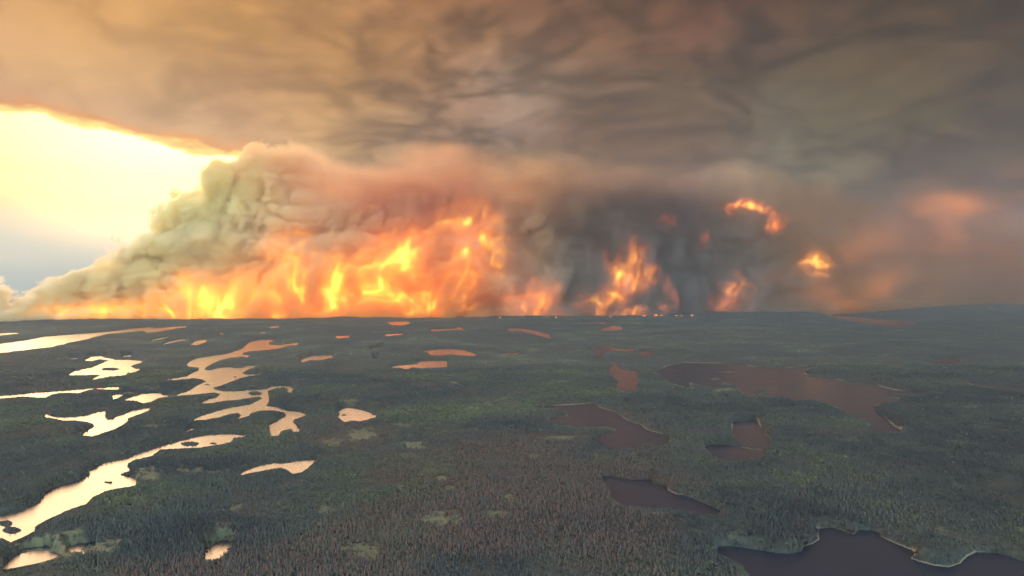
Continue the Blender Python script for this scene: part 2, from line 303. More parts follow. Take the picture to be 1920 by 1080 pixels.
# pale mossy clearings: centre, half sizes, strength
BOG = [(0,720,830,535,75,40,.9),(0,720,1050,500,90,22,.8),(0,720,1210,520,80,14,.7),(0,720,1840,750,50,45,.8),(0,720,1325,740,30,30,.7),(0,720,1255,900,80,60,.8),
       (0,720,610,975,110,50,1.0),(0,720,170,930,120,30,1.0),(0,720,400,960,190,80,1.2),(0,720,1860,355,70,25,.7),(0,720,1420,345,60,10,.5),
       (640,720,115,310,75,38,.9),(640,720,415,375,80,20,.95),(640,720,385,435,50,12,.5),(640,720,570,580,32,20,.9),(640,720,610,640,30,12,.8),(640,720,130,630,40,10,.7),
       (640,720,540,820,120,50,.95),(640,720,945,725,35,25,.9),(640,720,850,810,75,18,.9),(640,720,120,1040,125,50,.95),(640,720,1780,765,55,16,1),(640,720,1400,432,60,8,.6),
       (640,720,330,245,80,12,.7),(640,720,940,120,120,40,.5),(640,720,780,95,70,20,.4),(640,720,1240,330,90,10,.8),(640,720,1480,450,40,6,.5),(640,720,930,88,60,4,.8),
       (640,720,500,900,70,40,.4),(640,560,640,480,20,5,.9),(640,560,1080,295,60,8,.6),(640,560,820,318,60,6,.5),
       (1280,560,240,535,60,12,.9),(1280,560,20,520,40,10,.8),(1280,560,1620,625,60,6,.7),(1280,720,300,892,60,8,.4),(1280,720,1480,465,40,6,.6),(1280,720,870,803,40,5,.2),
       (1280,720,470,830,25,25,.5),(1280,720,1450,845,40,20,.5),(1280,560,1540,840,60,30,.5),(0,560,850,510,60,12,.5),(0,560,1590,340,40,5,.5)]
BOG = [(ox + a / 3, oy + b / 3, w / 3, h / 3, s) for ox, oy, a, b, w, h, s in BOG]

def roughen(poly, seed, amp=0.55):
    """bays and points along a traced shore"""
    r = np.random.default_rng(seed); out = []
    n = len(poly)
    for i in range(n):
        (x0, y0), (x1, y1) = poly[i], poly[(i + 1) % n]
        d = math.hypot(x1 - x0, (y1 - y0)); k = max(1, int(d / 2.2))
        for q in range(k):
            f = q / k; a = 0 if q == 0 else amp * min(1.0, d / 12)
            out.append((x0 + (x1 - x0) * f + r.normal() * a * 0.9, y0 + (y1 - y0) * f + r.normal() * a * 0.4 * min(1, (y0 - 545) / 120)))
    return out
LK = [(lab, roughen(p, 100 + i), b) for i, (lab, p, b) in enumerate(LK)]

# ------------------------------------------------------------------ terrain grid (denser where it is looked at)
px = np.concatenate([np.arange(-560, -40, 4.0), np.arange(-40, 1960, 1.5), np.arange(1960, 2490, 4.0)])
py = np.concatenate([np.arange(1500, 1100, -3.0), np.arange(1100, 700, -1.0), np.arange(700, 600, -0.5), np.arange(600, 563.2, -0.5), np.arange(560, 563, 1.0)[:0]])
PX, PY = np.meshgrid(px, py)
GYW = CAM_H * FPX / (PY - 540.0); GXW = (PX - 960.0) / FPX * GYW

def inside(poly, P, Q):
    """even-odd test, evaluated only in the bounding box"""
    xs = [a for a, _ in poly]; ys = [b for _, b in poly]
    c0, c1 = np.searchsorted(px, [min(xs) - 2, max(xs) + 2]); rr = np.where((py >= min(ys) - 1) & (py <= max(ys) + 1))[0]
    res = np.zeros(P.shape, bool)
    if len(rr) == 0 or c1 <= c0: return res
    r0, r1 = rr[0], rr[-1] + 1
    p = P[r0:r1, c0:c1]; q = Q[r0:r1, c0:c1]; m = np.zeros(p.shape, bool)
    n = len(poly); row = q[:, 0]
    for i in range(n):
        (x0, y0), (x1, y1) = poly[i], poly[(i + 1) % n]
        if y0 == y1: continue
        sel = np.where((row > min(y0, y1)) & (row <= max(y0, y1)))[0]
        for k in sel:
            xc = x0 + (row[k] - y0) * (x1 - x0) / (y1 - y0)
            m[k] ^= (p[k] > xc)
    res[r0:r1, c0:c1] = m
    return res
WAT = np.zeros(PX.shape, np.float32); BEACH = np.zeros(PX.shape, np.float32)
def blur(a, rx, ry):
    for ax, r in ((1, rx), (0, ry)):
        if r < 1: continue
        c = np.cumsum(np.concatenate([np.repeat(a.take([0], ax), r + 1, ax), a, np.repeat(a.take([-1], ax), r, ax)], ax), axis=ax, dtype=np.float64)
        n = a.shape[ax]
        a = ((c.take(range(2 * r + 1, 2 * r + 1 + n), ax) - c.take(range(0, n), ax)) / (2 * r + 1)).astype(np.float32)
    return a
for i, (lab, poly, b) in enumerate(LK):
    m = inside(poly, PX, PY); WAT[m] = 1
    if b: BEACH = np.maximum(BEACH, b * m)
ISLE = np.zeros(PX.shape, np.float32)
for cx, cyy, w, h in ISL:
    e = ((PX - cx) / w) ** 2 + ((PY - cyy) / h) ** 2 + 0.35 * fbm(PX * 0.12, PY * 0.2, 0.5 + cx, 3)
    WAT[e < 1] = 0; ISLE[e < 2.2] = 1
LAND = 1 - WAT
near1 = blur(LAND, 2, 2); near2 = blur(blur(LAND, 8, 6), 8, 6)
rel = fbm(GXW / 900, GYW / 900, 0.3, 4) * 26 + fbm(GXW / 260, GYW / 260, 4.3, 4) * 12 + 14
rel = np.maximum(rel, 1.5)
def gather(a, fi, fj):
    i = fi.astype(int); j = fj.astype(int); u = fi - i; v = fj - j
    return (a[i, j] * (1 - u) * (1 - v) + a[i + 1, j] * u * (1 - v) + a[i, j + 1] * (1 - u) * v + a[i + 1, j + 1] * u * v)
def shore_room(X, Y, limit, top):
    """how high the bank may stand: low banks where open water lies just behind"""
    pxx = 960 + FPX * X / Y
    fj = np.clip(np.interp(pxx, px, np.arange(len(px))), 0, len(px) - 1.001); best = np.full(X.shape, limit, np.float32)
    for h in np.linspace(top, 1.5, 9):
        fi = np.clip(np.interp(-(540 + (CAM_H - h) * FPX / Y), -py, np.arange(len(py))), 0, len(py) - 1.001)
        best = np.where(gather(LAND, fi, fj) < 0.6, np.minimum(best, h * 0.8), best)
    return best
def hill(pxc, d, h, wx, wy):
    X = (pxc - 960) / FPX * d
    return h * np.exp(-(((GXW - X) / wx) ** 2 + ((GYW - d) / wy) ** 2))
HILLS = hill(1500, 9800, 62, 900, 500) + hill(1330, 10300, 48, 900, 400) + hill(1800, 10400, 112, 1100, 500) + hill(2000, 10600, 130, 1500, 600) + hill(1700, 9900, 30, 700, 350) \
    + hill(1690, 6900, 30, 900, 400) + hill(560, 9300, 22, 1300, 350) + hill(140, 8650, 26, 900, 250) + hill(1000, 9700, 26, 1200, 250) + hill(1850, 7600, 50, 900, 500) + hill(2150, 8500, 80, 1500, 900)
HZ = np.where(LAND > 0.5, 0.4 + (rel + HILLS) * smooth(near2, 0.55, 0.95) * smooth(near1, 0.5, 1.0), -2.0)
HZ = np.where(GYW > 11800, np.minimum(HZ, 60), HZ).astype(np.float32)
ROOM = blur(shore_room(GXW, GYW, 200, 24.0), 1, 1)
HZ = np.where(LAND > 0.5, np.minimum(HZ, np.maximum(ROOM - 6, 0.3)), HZ)
SAND = smooth(blur(BEACH, 2, 1), 0.02, 0.25) * LAND * smooth(-near2, -0.99, -0.80) * smooth(fbm(GXW / 110, GYW / 110, 8.8, 3), -0.15, 0.35) * (1 - 0.8 * ISLE)
BG = np.zeros(PX.shape, np.float32)
for cx, cyy, w, h, s in BOG:
    e = ((PX - cx) / w) ** 2 + ((PY - cyy) / h) ** 2 + 3.2 * fbm(PX * 0.07, PY * 0.17, 2.5, 5, .65)
    BG = np.maximum(BG, 0.85 * s * smooth(-e, -1.5, -0.3))
# small random clearings and thin stands
clr = fbm(GXW / 150, GYW / 210, 20.5, 4)
BG = np.maximum(BG, 0.55 * smooth(clr, 0.42, 0.6)) * LAND
RED = smooth(fbm(GXW / 420, GYW / 420, 31.0, 3) - np.abs(PX - 900) / 1500 + 0.12 + 0.25 * smooth(PY, 820, 1000), 0.0, 0.45)   # rust-brown stands
RED = RED * smooth(PY, 760, 860)

def ground():
    R, C = PX.shape
    V = np.stack([GXW, GYW, HZ], -1).reshape(-1, 3).astype(np.float32)
    idx = np.arange(R * C).reshape(R, C)
    F = np.stack([idx[:-1, :-1], idx[:-1, 1:], idx[1:, 1:], idx[1:, :-1]], -1).reshape(-1, 4)
    # the plain all round, a little lower, out to the horizon
    ring, rr = 72, [0, 400, 900, 2000, 5000, 12000, 30000, 24000]
    extra = [(0, 0, -4.0)]
    for r in rr[1:]:
        extra += [(r * math.sin(2 * math.pi * k / ring), r * math.cos(2 * math.pi * k / ring), -4.0) for k in range(ring)]
    b = len(V); V = np.concatenate([V, np.array(extra, np.float32)])
    tri = [(b, b + 1 + (k + 1) % ring, b + 1 + k) for k in range(ring)]; quad = []
    for j in range(len(rr) - 2):
        for k in range(ring):
            a0 = b + 1 + j * ring + k; a1 = b + 1 + j * ring + (k + 1) % ring
            quad.append((a0, a1, a1 + ring, a0 + ring))
    F = np.concatenate([F, np.array(quad)])
    me = bpy.data.meshes.new('ground')
    me.vertices.add(len(V)); me.vertices.foreach_set('co', V.ravel())
    nl = F.size + 3 * len(tri); me.loops.add(nl)
    me.loops.foreach_set('vertex_index', np.concatenate([F.ravel(), np.array(tri).ravel()]).astype(np.int32))
    me.polygons.add(len(F) + len(tri))
    st = np.concatenate([np.arange(len(F)) * 4, F.size + np.arange(len(tri)) * 3]).astype(np.int32)
    me.polygons.foreach_set('loop_start', st)
    me.update(calc_edges=True)
    for nme, arr in (('sand', SAND), ('bog', BG), ('rust', RED)):
        a = me.attributes.new(nme, 'FLOAT', 'POINT'); v = np.zeros(len(V), np.float32); v[:R * C] = arr.ravel(); a.data.foreach_set('value', v)
    o = bpy.data.objects.new('ground', me); COL.objects.link(o)
    m, t = new_mat('forest_floor')
    pos = t.new('ShaderNodeNewGeometry').outputs['Position']
    n1 = t.noise(pos, 1 / 18, 6, 0.65)['Fac']; n2 = t.noise(pos, 1 / 300, 4, 0.55)['Fac']; n3 = t.noise(pos, 1 / 5.0, 2, 0.6)['Fac']
    c = t.mix(t.rng(n1, 0.35, 0.65), (0.044, 0.048, 0.045), (0.080, 0.082, 0.066))
    c = t.mix(t.rng(n2, 0.5, 0.75), c, (0.075, 0.062, 0.045))
    at = lambda s: [setattr(q, 'attribute_name', s) or q.outputs['Fac'] for q in [t.new('ShaderNodeAttribute')]][0]
    c = t.mix(t.m('MULTIPLY', at('rust'), 0.6), c, (0.075, 0.045, 0.034))
    bog = t.mix(n1, (0.12, 0.12, 0.065), (0.22, 0.205, 0.12))
    c = t.mix(t.m('MULTIPLY', at('bog'), t.rng(n1, 0.2, 0.6, 0.55, 1.0)), c, bog)
    c = t.mix(at('sand'), c, t.mix(n3, (0.20, 0.155, 0.105), (0.34, 0.27, 0.18)))
    b = t.new('ShaderNodeBsdfPrincipled'); t.put(b.inputs['Base Color'], c); b.inputs['Roughness'].default_value = 0.95; b.inputs['Specular IOR Level'].default_value = 0.1
    bp = t.new('ShaderNodeBump'); bp.inputs['Strength'].default_value = 0.6; bp.inputs['Distance'].default_value = 5; t.put(bp.inputs['Height'], n3); t.l.new(bp.outputs[0], b.inputs['Normal'])
    ou = t.new('ShaderNodeOutputMaterial'); t.l.new(b.outputs[0], ou.inputs[0])
    me.materials.append(m)
    tag(o, 'dark boreal forest floor with mossy clearings and low hills', kind='structure')
ground()

def lakes():
    from mathutils.geometry import tessellate_polygon
    m, t = new_mat('lake_water')
    pos = t.new('ShaderNodeNewGeometry').outputs['Position']
    w1 = t.noise(t.v('MULTIPLY', pos, (1.0, 1.3, 1.0)), 1 / 30, 3, 0.5)['Fac']
    w2 = t.noise(t.v('MULTIPLY', pos, (0.5, 2.0, 1.0)), 1 / 120, 4, 0.55)['Fac']
    b = t.new('ShaderNodeBsdfPrincipled'); b.inputs['Base Color'].default_value = (0.014, 0.021, 0.036, 1)
    t.put(b.inputs['Roughness'], t.rng(w2, 0.35, 0.65, 0.25, 0.27)); b.inputs['IOR'].default_value = WATER_IOR
    bp = t.new('ShaderNodeBump'); bp.inputs['Strength'].default_value = 0.03; bp.inputs['Distance'].default_value = 1.0
    t.put(bp.inputs['Height'], t.m('ADD', w1, t.m('MULTIPLY', w2, 1.0))); t.l.new(bp.outputs[0], b.inputs['Normal'])
    ou = t.new('ShaderNodeOutputMaterial'); t.l.new(b.outputs[0], ou.inputs[0])
    for lab, poly, bch in LK:
        W = [to_ground(a, max(c, 564.0)) for a, c in poly]
        vs = [Vector((x, y, 0)) for x, y in W]
        tr = tessellate_polygon([vs])
        o = mesh_obj('lake', [tuple(v) for v in vs], [tuple(f) for f in tr], m)
        me = o.data
        if sum(p.normal.z * p.area for p in me.polygons) < 0: me.flip_normals()
        tag(o, lab, kind='structure')
WATER_IOR = 1.6
lakes()

# ------------------------------------------------------------------ forest
def tree_mat():
    m, t = new_mat('conifer_needles')
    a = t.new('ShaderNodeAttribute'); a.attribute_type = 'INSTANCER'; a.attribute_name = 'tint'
    g = t.new('ShaderNodeAttribute'); g.attribute_type = 'INSTANCER'; g.attribute_name = 'rusty'
    pos = t.new('ShaderNodeNewGeometry').outputs['Position']
    n = t.noise(pos, 1 / 1.2, 3, 0.6)['Fac']
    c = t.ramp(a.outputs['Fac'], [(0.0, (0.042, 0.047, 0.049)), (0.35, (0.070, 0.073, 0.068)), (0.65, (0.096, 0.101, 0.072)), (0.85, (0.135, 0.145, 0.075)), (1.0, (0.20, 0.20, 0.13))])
    c = t.mix(g.outputs['Fac'], c, (0.155, 0.088, 0.070))
    c = t.v('SCALE', c, t.rng(n, 0.3, 0.7, 0.75, 1.3))
    b = t.new('ShaderNodeBsdfPrincipled'); t.put(b.inputs['Base Color'], c); b.inputs['Roughness'].default_value = 0.85; b.inputs['Specular IOR Level'].default_value = 0.2
    ou = t.new('ShaderNodeOutputMaterial'); t.l.new(b.outputs[0], ou.inputs[0])
    return m
TREE_MAT = tree_mat()

def crown_geo(seed, h=12.0, r=1.9, tiers=5, sides=9):
    """ragged tiers of a spruce: drooping skirts with uneven outlines"""
    rr = random.Random(seed); V, F = [], []
    for k in range(tiers):
        f = k / (tiers - 1); z0 = h * (0.12 + 0.74 * f); z1 = min(h, z0 + h * 0.30); rad = r * (1.05 - 0.82 * f)
        b = len(V); ph = rr.random() * 6
        for s in range(sides):
            q = rad * rr.uniform(0.6, 1.15); a = ph + 2 * math.pi * s / sides
            V.append((q * math.cos(a), q * math.sin(a), z0 + rr.uniform(-0.05, 0.05) * h))
        V.append((rr.uniform(-.1, .1), rr.uniform(-.1, .1), z1))
        for s in range(sides): F.append((b + s, b + (s + 1) % sides, b + sides))
    return V, F
def leafy_geo(seed, h=9.0, r=2.6, n=46):
    rr = random.Random(seed); V, F = [], []
    for _ in range(n):
        a = rr.random() * 6.283; u = rr.uniform(-0.9, 1); q = rr.uniform(0.55, 1.0)
        c = Vector((r * q * math.cos(a) * math.sqrt(1 - u * u * .8), r * q * math.sin(a) * math.sqrt(1 - u * u * .8), h * 0.6 + u * h * 0.36))
        d = Vector((rr.gauss(0, 1), rr.gauss(0, 1), rr.gauss(0, 1))).normalized(); e = d.orthogonal().normalized(); g = d.cross(e)
        s = rr.uniform(0.7, 1.3); b = len(V)
        V += [tuple(c + e * s), tuple(c + g * s), tuple(c - e * s), tuple(c - g * s)]; F.append((b, b + 1, b + 2, b + 3))
    return V, F

def single_trees(taken):
    """the three hundred nearest conifers, each a tree of its own"""
    bark, tb = new_mat('bark')
    p = tb.new('ShaderNodeNewGeometry').outputs['Position']; nn = tb.noise(p, 2.0, 4)['Fac']
    b = tb.new('ShaderNodeBsdfPrincipled'); tb.put(b.inputs['Base Color'], tb.mix(nn, (0.06, 0.045, 0.035), (0.16, 0.13, 0.11))); b.inputs['Roughness'].default_value = 0.9
    tb.l.new(b.outputs[0], tb.new('ShaderNodeOutputMaterial').inputs[0])
    mats = []
    for i, c in enumerate([(0.030, 0.055, 0.032), (0.045, 0.070, 0.036), (0.085, 0.060, 0.046)]):
        m, t = new_mat('spruce_needles'); p = t.new('ShaderNodeNewGeometry').outputs['Position']; n = t.noise(p, 1.0, 3)['Fac']
        b = t.new('ShaderNodeBsdfPrincipled'); t.put(b.inputs['Base Color'], t.v('SCALE', t.mix(0.0, c, c), t.rng(n, .3, .7, .7, 1.4))); b.inputs['Roughness'].default_value = 0.85
        t.l.new(b.outputs[0], t.new('ShaderNodeOutputMaterial').inputs[0]); mats.append(m)
    protos = []
    for s in range(6):
        V, F = crown_geo(900 + s, tiers=8, sides=12); cm = bpy.data.meshes.new('crown'); cm.from_pydata(V, [], F); cm.materials.append(mats[s % 3])
        tv, tf = [], []
        for k in range(3):
            zz = [0, 5, 11][k]; r = [0.20, 0.13, 0.03][k]
            tv += [(r * math.cos(2 * math.pi * q / 7), r * math.sin(2 * math.pi * q / 7), zz - (0.6 if k == 0 else 0)) for q in range(7)]
        for k in range(2): tf += [(k * 7 + q, k * 7 + (q + 1) % 7, k * 7 + 7 + (q + 1) % 7, k * 7 + 7 + q) for q in range(7)]
        tm = bpy.data.meshes.new('trunk'); tm.from_pydata(tv, [], tf); tm.materials.append(bark)
        protos.append((cm, tm))
    names = ['narrow dark green conifer in the foreground forest', 'mid green conifer in the foreground forest', 'rust brown conifer in the foreground forest']
    for i, (x, y, z, s, rot, rusty) in enumerate(taken):
        k = (2 if rusty > 0.45 else (0 if i % 2 else 1)) + 3 * ((i // 3) % 2)
        e = bpy.data.objects.new('conifer_tree', None); COL.objects.link(e); e.location = (x, y, z); e.rotation_euler = (0, 0, rot); e.scale = (s, s, s)
        e.empty_display_size = 1
        tag(e, names[k % 3], 'tree', ['dark green conifers nearest the aircraft', 'mid green conifers nearest the aircraft', 'rust brown conifers nearest the aircraft'][k % 3])
        for nm, me in (('crown', protos[k][0]), ('trunk', protos[k][1])):
            c = bpy.data.objects.new(nm, me); COL.objects.link(c); c.parent = e

def forest():
    r = np.random.default_rng(3)
    # candidate points, spacing grows slowly with distance
    D0, D1 = 820.0, 10800.0
    spc = lambda d: np.maximum(3.4, d / 455.0)
    ds = np.linspace(D0, D1, 4000); w = ds * 1.62 / spc(ds) ** 2; cum = np.cumsum(w) * (ds[1] - ds[0]); N = int(cum[-1])
    Y = np.interp(r.random(N) * cum[-1], cum, ds); U = r.uniform(-0.81, 0.81, N); X = U * Y
    pxx = 960 + FPX * U; pyy = 540 + CAM_H * FPX / Y
    fj = np.interp(pxx, px, np.arange(len(px))); fi = np.interp(-pyy, -py, np.arange(len(py)))
    fi = np.clip(fi, 0, len(py) - 1.001); fj = np.clip(fj, 0, len(px) - 1.001)
    land = gather(LAND, fi, fj); bog = gather(BG, fi, fj); sand = gather(SAND, fi, fj); z = gather(HZ, fi, fj); red = gather(RED, fi, fj)
    dens = fbm(X / 70, Y / 70, 12.0, 3)
    keep = (land > 0.93) & (sand < 0.35) & (r.random(N) > bog * 1.15) & (r.random(N) < np.clip(0.86 + dens * 0.9, 0.25, 1))
    X, Y, z, red, bog, pxx, pyy = [q[keep] for q in (X, Y, z, red, bog, pxx, pyy)]
    n = len(X)
    room = shore_room(X, Y, 99, 24.0) - z
    big = fbm(X / 160, Y / 160, 40.0, 3)
    sc = 0.43 * np.clip(r.normal(0.92, 0.30, n) + big * 0.6 + 0.5 * fbm(X / 34, Y / 34, 81.0, 3), 0.3, 1.8) * (1 - 0.45 * bog)
    sc = np.minimum(sc, np.maximum(room / 12.5, 0.15))
    wid = 1.75 * np.maximum(1.0, spc(Y) / 3.4) ** 0.85 * r.uniform(0.8, 1.25, n)
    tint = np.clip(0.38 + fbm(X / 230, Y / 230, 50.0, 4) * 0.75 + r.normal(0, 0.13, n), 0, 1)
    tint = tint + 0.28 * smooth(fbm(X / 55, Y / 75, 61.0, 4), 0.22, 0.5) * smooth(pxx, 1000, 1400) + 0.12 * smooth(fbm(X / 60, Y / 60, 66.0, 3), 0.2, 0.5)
    tint = tint - 0.26 * smooth(pxx, 1150, 1850)  # rightward darkening: shade of the smoke put into the tree colour
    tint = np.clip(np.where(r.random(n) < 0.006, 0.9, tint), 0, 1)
    rust = np.clip((red * 0.9 + 0.5 * fbm(X / 90, Y / 90, 71.0, 4)) * (0.6 + r.normal(0, 0.45, n)), 0, 1)
    kind = np.where(Y > 3600, 3, (r.random(n) * 3).astype(int)); kind = np.where((r.random(n) < 0.10 + 0.8 * smooth(tint, 0.5, 0.75)) & (Y < 3600), 4, kind)
    vis = (pxx > 5) & (pxx < 1915) & (pyy > 800) & (pyy < 1086) & (kind < 3)
    order = np.argsort(np.where(vis, Y, 1e9))[:900]
    order = r.choice(order, 300, replace=False)
    single_trees([(float(X[q]), float(Y[q]), float(z[q]), float(sc[q]) * 1.05, float(r.random() * 6.28), float(rust[q])) for q in order])
    m = np.ones(n, bool); m[order] = False
    X, Y, z, sc, wid, tint, rust, kind = [q[m] for q in (X, Y, z, sc, wid, tint, rust, kind)]
    n = len(X); print('forest trees', n)
    # prototypes live in the same mesh, the points follow: geometry nodes separates them by a flag
    PR = [crown_geo(1), crown_geo(2, 11, 1.6, 5, 7), crown_geo(3, 13, 2.1, 5, 8), crown_geo(4, 11, 2.4, 2, 7), leafy_geo(5)]
    V, F, pid = [], [], []
    for k, (v, f) in enumerate(PR):
        b = len(V); V += v; F += [tuple(b + i for i in q) for q in f]; pid += [k] * len(v)
    me = bpy.data.meshes.new('forest'); me.from_pydata(V, [], F)
    nb = len(V); me.vertices.add(n)
    co = np.concatenate([np.array(V, np.float32), np.stack([X, Y, z], 1).astype(np.float32)]); me.vertices.foreach_set('co', co.ravel())
    def attr(nm, typ, proto, arr):
        a = me.attributes.new(nm, typ, 'POINT'); a.data.foreach_set('value', np.concatenate([proto, arr]).astype(np.int32 if typ == 'INT' else np.float32))
    attr('proto', 'INT', np.array(pid), np.full(n, -1)); attr('kind', 'INT', np.full(nb, -1), kind)
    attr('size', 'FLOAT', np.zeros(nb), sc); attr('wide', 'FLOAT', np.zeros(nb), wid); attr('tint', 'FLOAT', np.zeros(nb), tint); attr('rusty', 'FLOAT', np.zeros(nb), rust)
    attr('turn', 'FLOAT', np.zeros(nb), r.random(n) * 6.28)
    me.materials.append(TREE_MAT)
    o = bpy.data.objects.new('forest', me); COL.objects.link(o)
    tag(o, 'dense boreal spruce forest covering the whole plain', kind='stuff')
    g = bpy.data.node_groups.new('plant_forest', 'GeometryNodeTree')
    g.interface.new_socket('Geometry', in_out='INPUT', socket_type='NodeSocketGeometry'); g.interface.new_socket('Geometry', in_out='OUTPUT', socket_type='NodeSocketGeometry')
    gi = g.nodes.new('NodeGroupInput'); go = g.nodes.new('NodeGroupOutput'); lk = g.links.new
    def named(nm, typ):
        q = g.nodes.new('GeometryNodeInputNamedAttribute'); q.data_type = typ; q.inputs['Name'].default_value = nm; return q.outputs[0]
    def eq(a, v):
        q = g.nodes.new('FunctionNodeCompare'); q.data_type = 'INT'; q.operation = 'EQUAL'; lk(a, q.inputs[2]); q.inputs[3].default_value = v; return q.outputs[0]
    pts = g.nodes.new('GeometryNodeSeparateGeometry'); lk(gi.outputs[0], pts.inputs[0]); lk(eq(named('proto', 'INT'), -1), pts.inputs[1])
    join = g.nodes.new('GeometryNodeJoinGeometry')
    for k in range(len(PR)):
        sp = g.nodes.new('GeometryNodeSeparateGeometry'); lk(gi.outputs[0], sp.inputs[0]); lk(eq(named('proto', 'INT'), k), sp.inputs[1])
        sel = g.nodes.new('GeometryNodeSeparateGeometry'); lk(pts.outputs[0], sel.inputs[0]); lk(eq(named('kind', 'INT'), k), sel.inputs[1])
        io = g.nodes.new('GeometryNodeInstanceOnPoints'); lk(sel.outputs[0], io.inputs['Points']); lk(sp.outputs[0], io.inputs['Instance'])
        cr = g.nodes.new('ShaderNodeCombineXYZ'); lk(named('turn', 'FLOAT'), cr.inputs[2]); lk(cr.outputs[0], io.inputs['Rotation'])
        mul = g.nodes.new('ShaderNodeMath'); mul.operation = 'MULTIPLY'; lk(named('size', 'FLOAT'), mul.inputs[0]); lk(named('wide', 'FLOAT'), mul.inputs[1])
        cs = g.nodes.new('ShaderNodeCombineXYZ'); lk(mul.outputs[0], cs.inputs[0]); lk(mul.outputs[0], cs.inputs[1]); lk(named('size', 'FLOAT'), cs.inputs[2]); lk(cs.outputs[0], io.inputs['Scale'])
        lk(io.outputs[0], join.inputs[0])
    lk(join.outputs[0], go.inputs[0])
    md = o.modifiers.new('plant', 'NODES'); md.node_group = g
forest()

# ------------------------------------------------------------------ smoke: real volumes standing along the fire front
ANG = math.atan(0.189); CA, SA = math.cos(ANG), math.sin(ANG); Y0 = 9553.0
def px_to_s(p):
    k = (np.asarray(p, float) - 960) / FPX; Yd = Y0 / (1 - 0.189 * k); return k * Yd / CA, Yd
def pp(p, q):
    s, Yd = px_to_s(p); return s, CAM_H + (540 - np.asarray(q, float)) / FPX * Yd
S0, S1, T0, T1, Z0, Z1 = -7000.0, 8600.0, -520.0, 1000.0, -20.0, 2600.0

def volume_object(name, data, s0, t0, z0, mat, label='', VOX=16.0):
    """a smoke, flame or emissive glow body: its own mesh carries the field, geometry nodes turn it into a volume grid"""
    a, b, c = data.shape
    me = bpy.data.meshes.new(name); me.vertices.add(a * b * c)
    at = me.attributes.new('field', 'FLOAT', 'POINT'); at.data.foreach_set('value', data.astype(np.float32).ravel())
    me.materials.append(mat)
    o = bpy.data.objects.new(name, me); COL.objects.link(o)
    h = 0 if not label else 1 + list(FIRE_GLOWS).index(label)
    o.location = (-1.3 * h, Y0 - 1.1 * h, -0.9 * h); o.rotation_euler = (0, 0, ANG + 0.0004 * h)      # bodies overlap but share no face
    g = bpy.data.node_groups.new('fill_' + name, 'GeometryNodeTree')
    g.interface.new_socket('Geometry', in_out='INPUT', socket_type='NodeSocketGeometry'); g.interface.new_socket('Geometry', in_out='OUTPUT', socket_type='NodeSocketGeometry')
    gi = g.nodes.new('NodeGroupInput'); go = g.nodes.new('NodeGroupOutput'); lk = g.links.new
    vc = g.nodes.new('GeometryNodeVolumeCube')
    mn = (s0, t0, z0); mx = (s0 + VOX * (a - 1), t0 + VOX * (b - 1), z0 + VOX * (c - 1))
    vc.inputs['Min'].default_value = mn; vc.inputs['Max'].default_value = mx
    vc.inputs['Resolution X'].default_value = a; vc.inputs['Resolution Y'].default_value = b; vc.inputs['Resolution Z'].default_value = c
    p = g.nodes.new('GeometryNodeInputPosition'); sb = g.nodes.new('ShaderNodeVectorMath'); sb.operation = 'SUBTRACT'; lk(p.outputs[0], sb.inputs[0]); sb.inputs[1].default_value = mn
    sc = g.nodes.new('ShaderNodeVectorMath'); sc.operation = 'SCALE'; lk(sb.outputs[0], sc.inputs[0]); sc.inputs['Scale'].default_value = 1 / VOX
    fl = g.nodes.new('ShaderNodeVectorMath'); fl.operation = 'ADD'; lk(sc.outputs[0], fl.inputs[0]); fl.inputs[1].default_value = (0.5, 0.5, 0.5)
    se = g.nodes.new('ShaderNodeSeparateXYZ'); lk(fl.outputs[0], se.inputs[0])
    def toint(s, hi):
        q = g.nodes.new('FunctionNodeFloatToInt'); q.rounding_mode = 'FLOOR'; lk(s, q.inputs[0])
        return q.outputs[0]
    def im(op, x, y):
        q = g.nodes.new('FunctionNodeIntegerMath'); q.operation = op
        for i, w in enumerate((x, y)):
            if isinstance(w, int): q.inputs[i].default_value = w
            else: lk(w, q.inputs[i])
        return q.outputs[0]
    ix, iy, iz = toint(se.outputs[0], a), toint(se.outputs[1], b), toint(se.outputs[2], c)
    idx = im('ADD', im('MULTIPLY', im('ADD', im('MULTIPLY', ix, b), iy), c), iz)
    si = g.nodes.new('GeometryNodeSampleIndex'); si.data_type = 'FLOAT'; si.domain = 'POINT'; si.clamp = True
    na = g.nodes.new('GeometryNodeInputNamedAttribute'); na.data_type = 'FLOAT'; na.inputs['Name'].default_value = 'field'
    lk(gi.outputs[0], si.inputs['Geometry']); lk(na.outputs[0], si.inputs['Value']); lk(idx, si.inputs['Index'])
    lk(si.outputs[0], vc.inputs['Density'])
    sm = g.nodes.new('GeometryNodeSetMaterial'); sm.inputs['Material'].default_value = mat
    lk(vc.outputs[0], sm.inputs[0]); lk(sm.outputs[0], go.inputs[0])
    md = o.modifiers.new('fill', 'NODES'); md.node_group = g
    return o

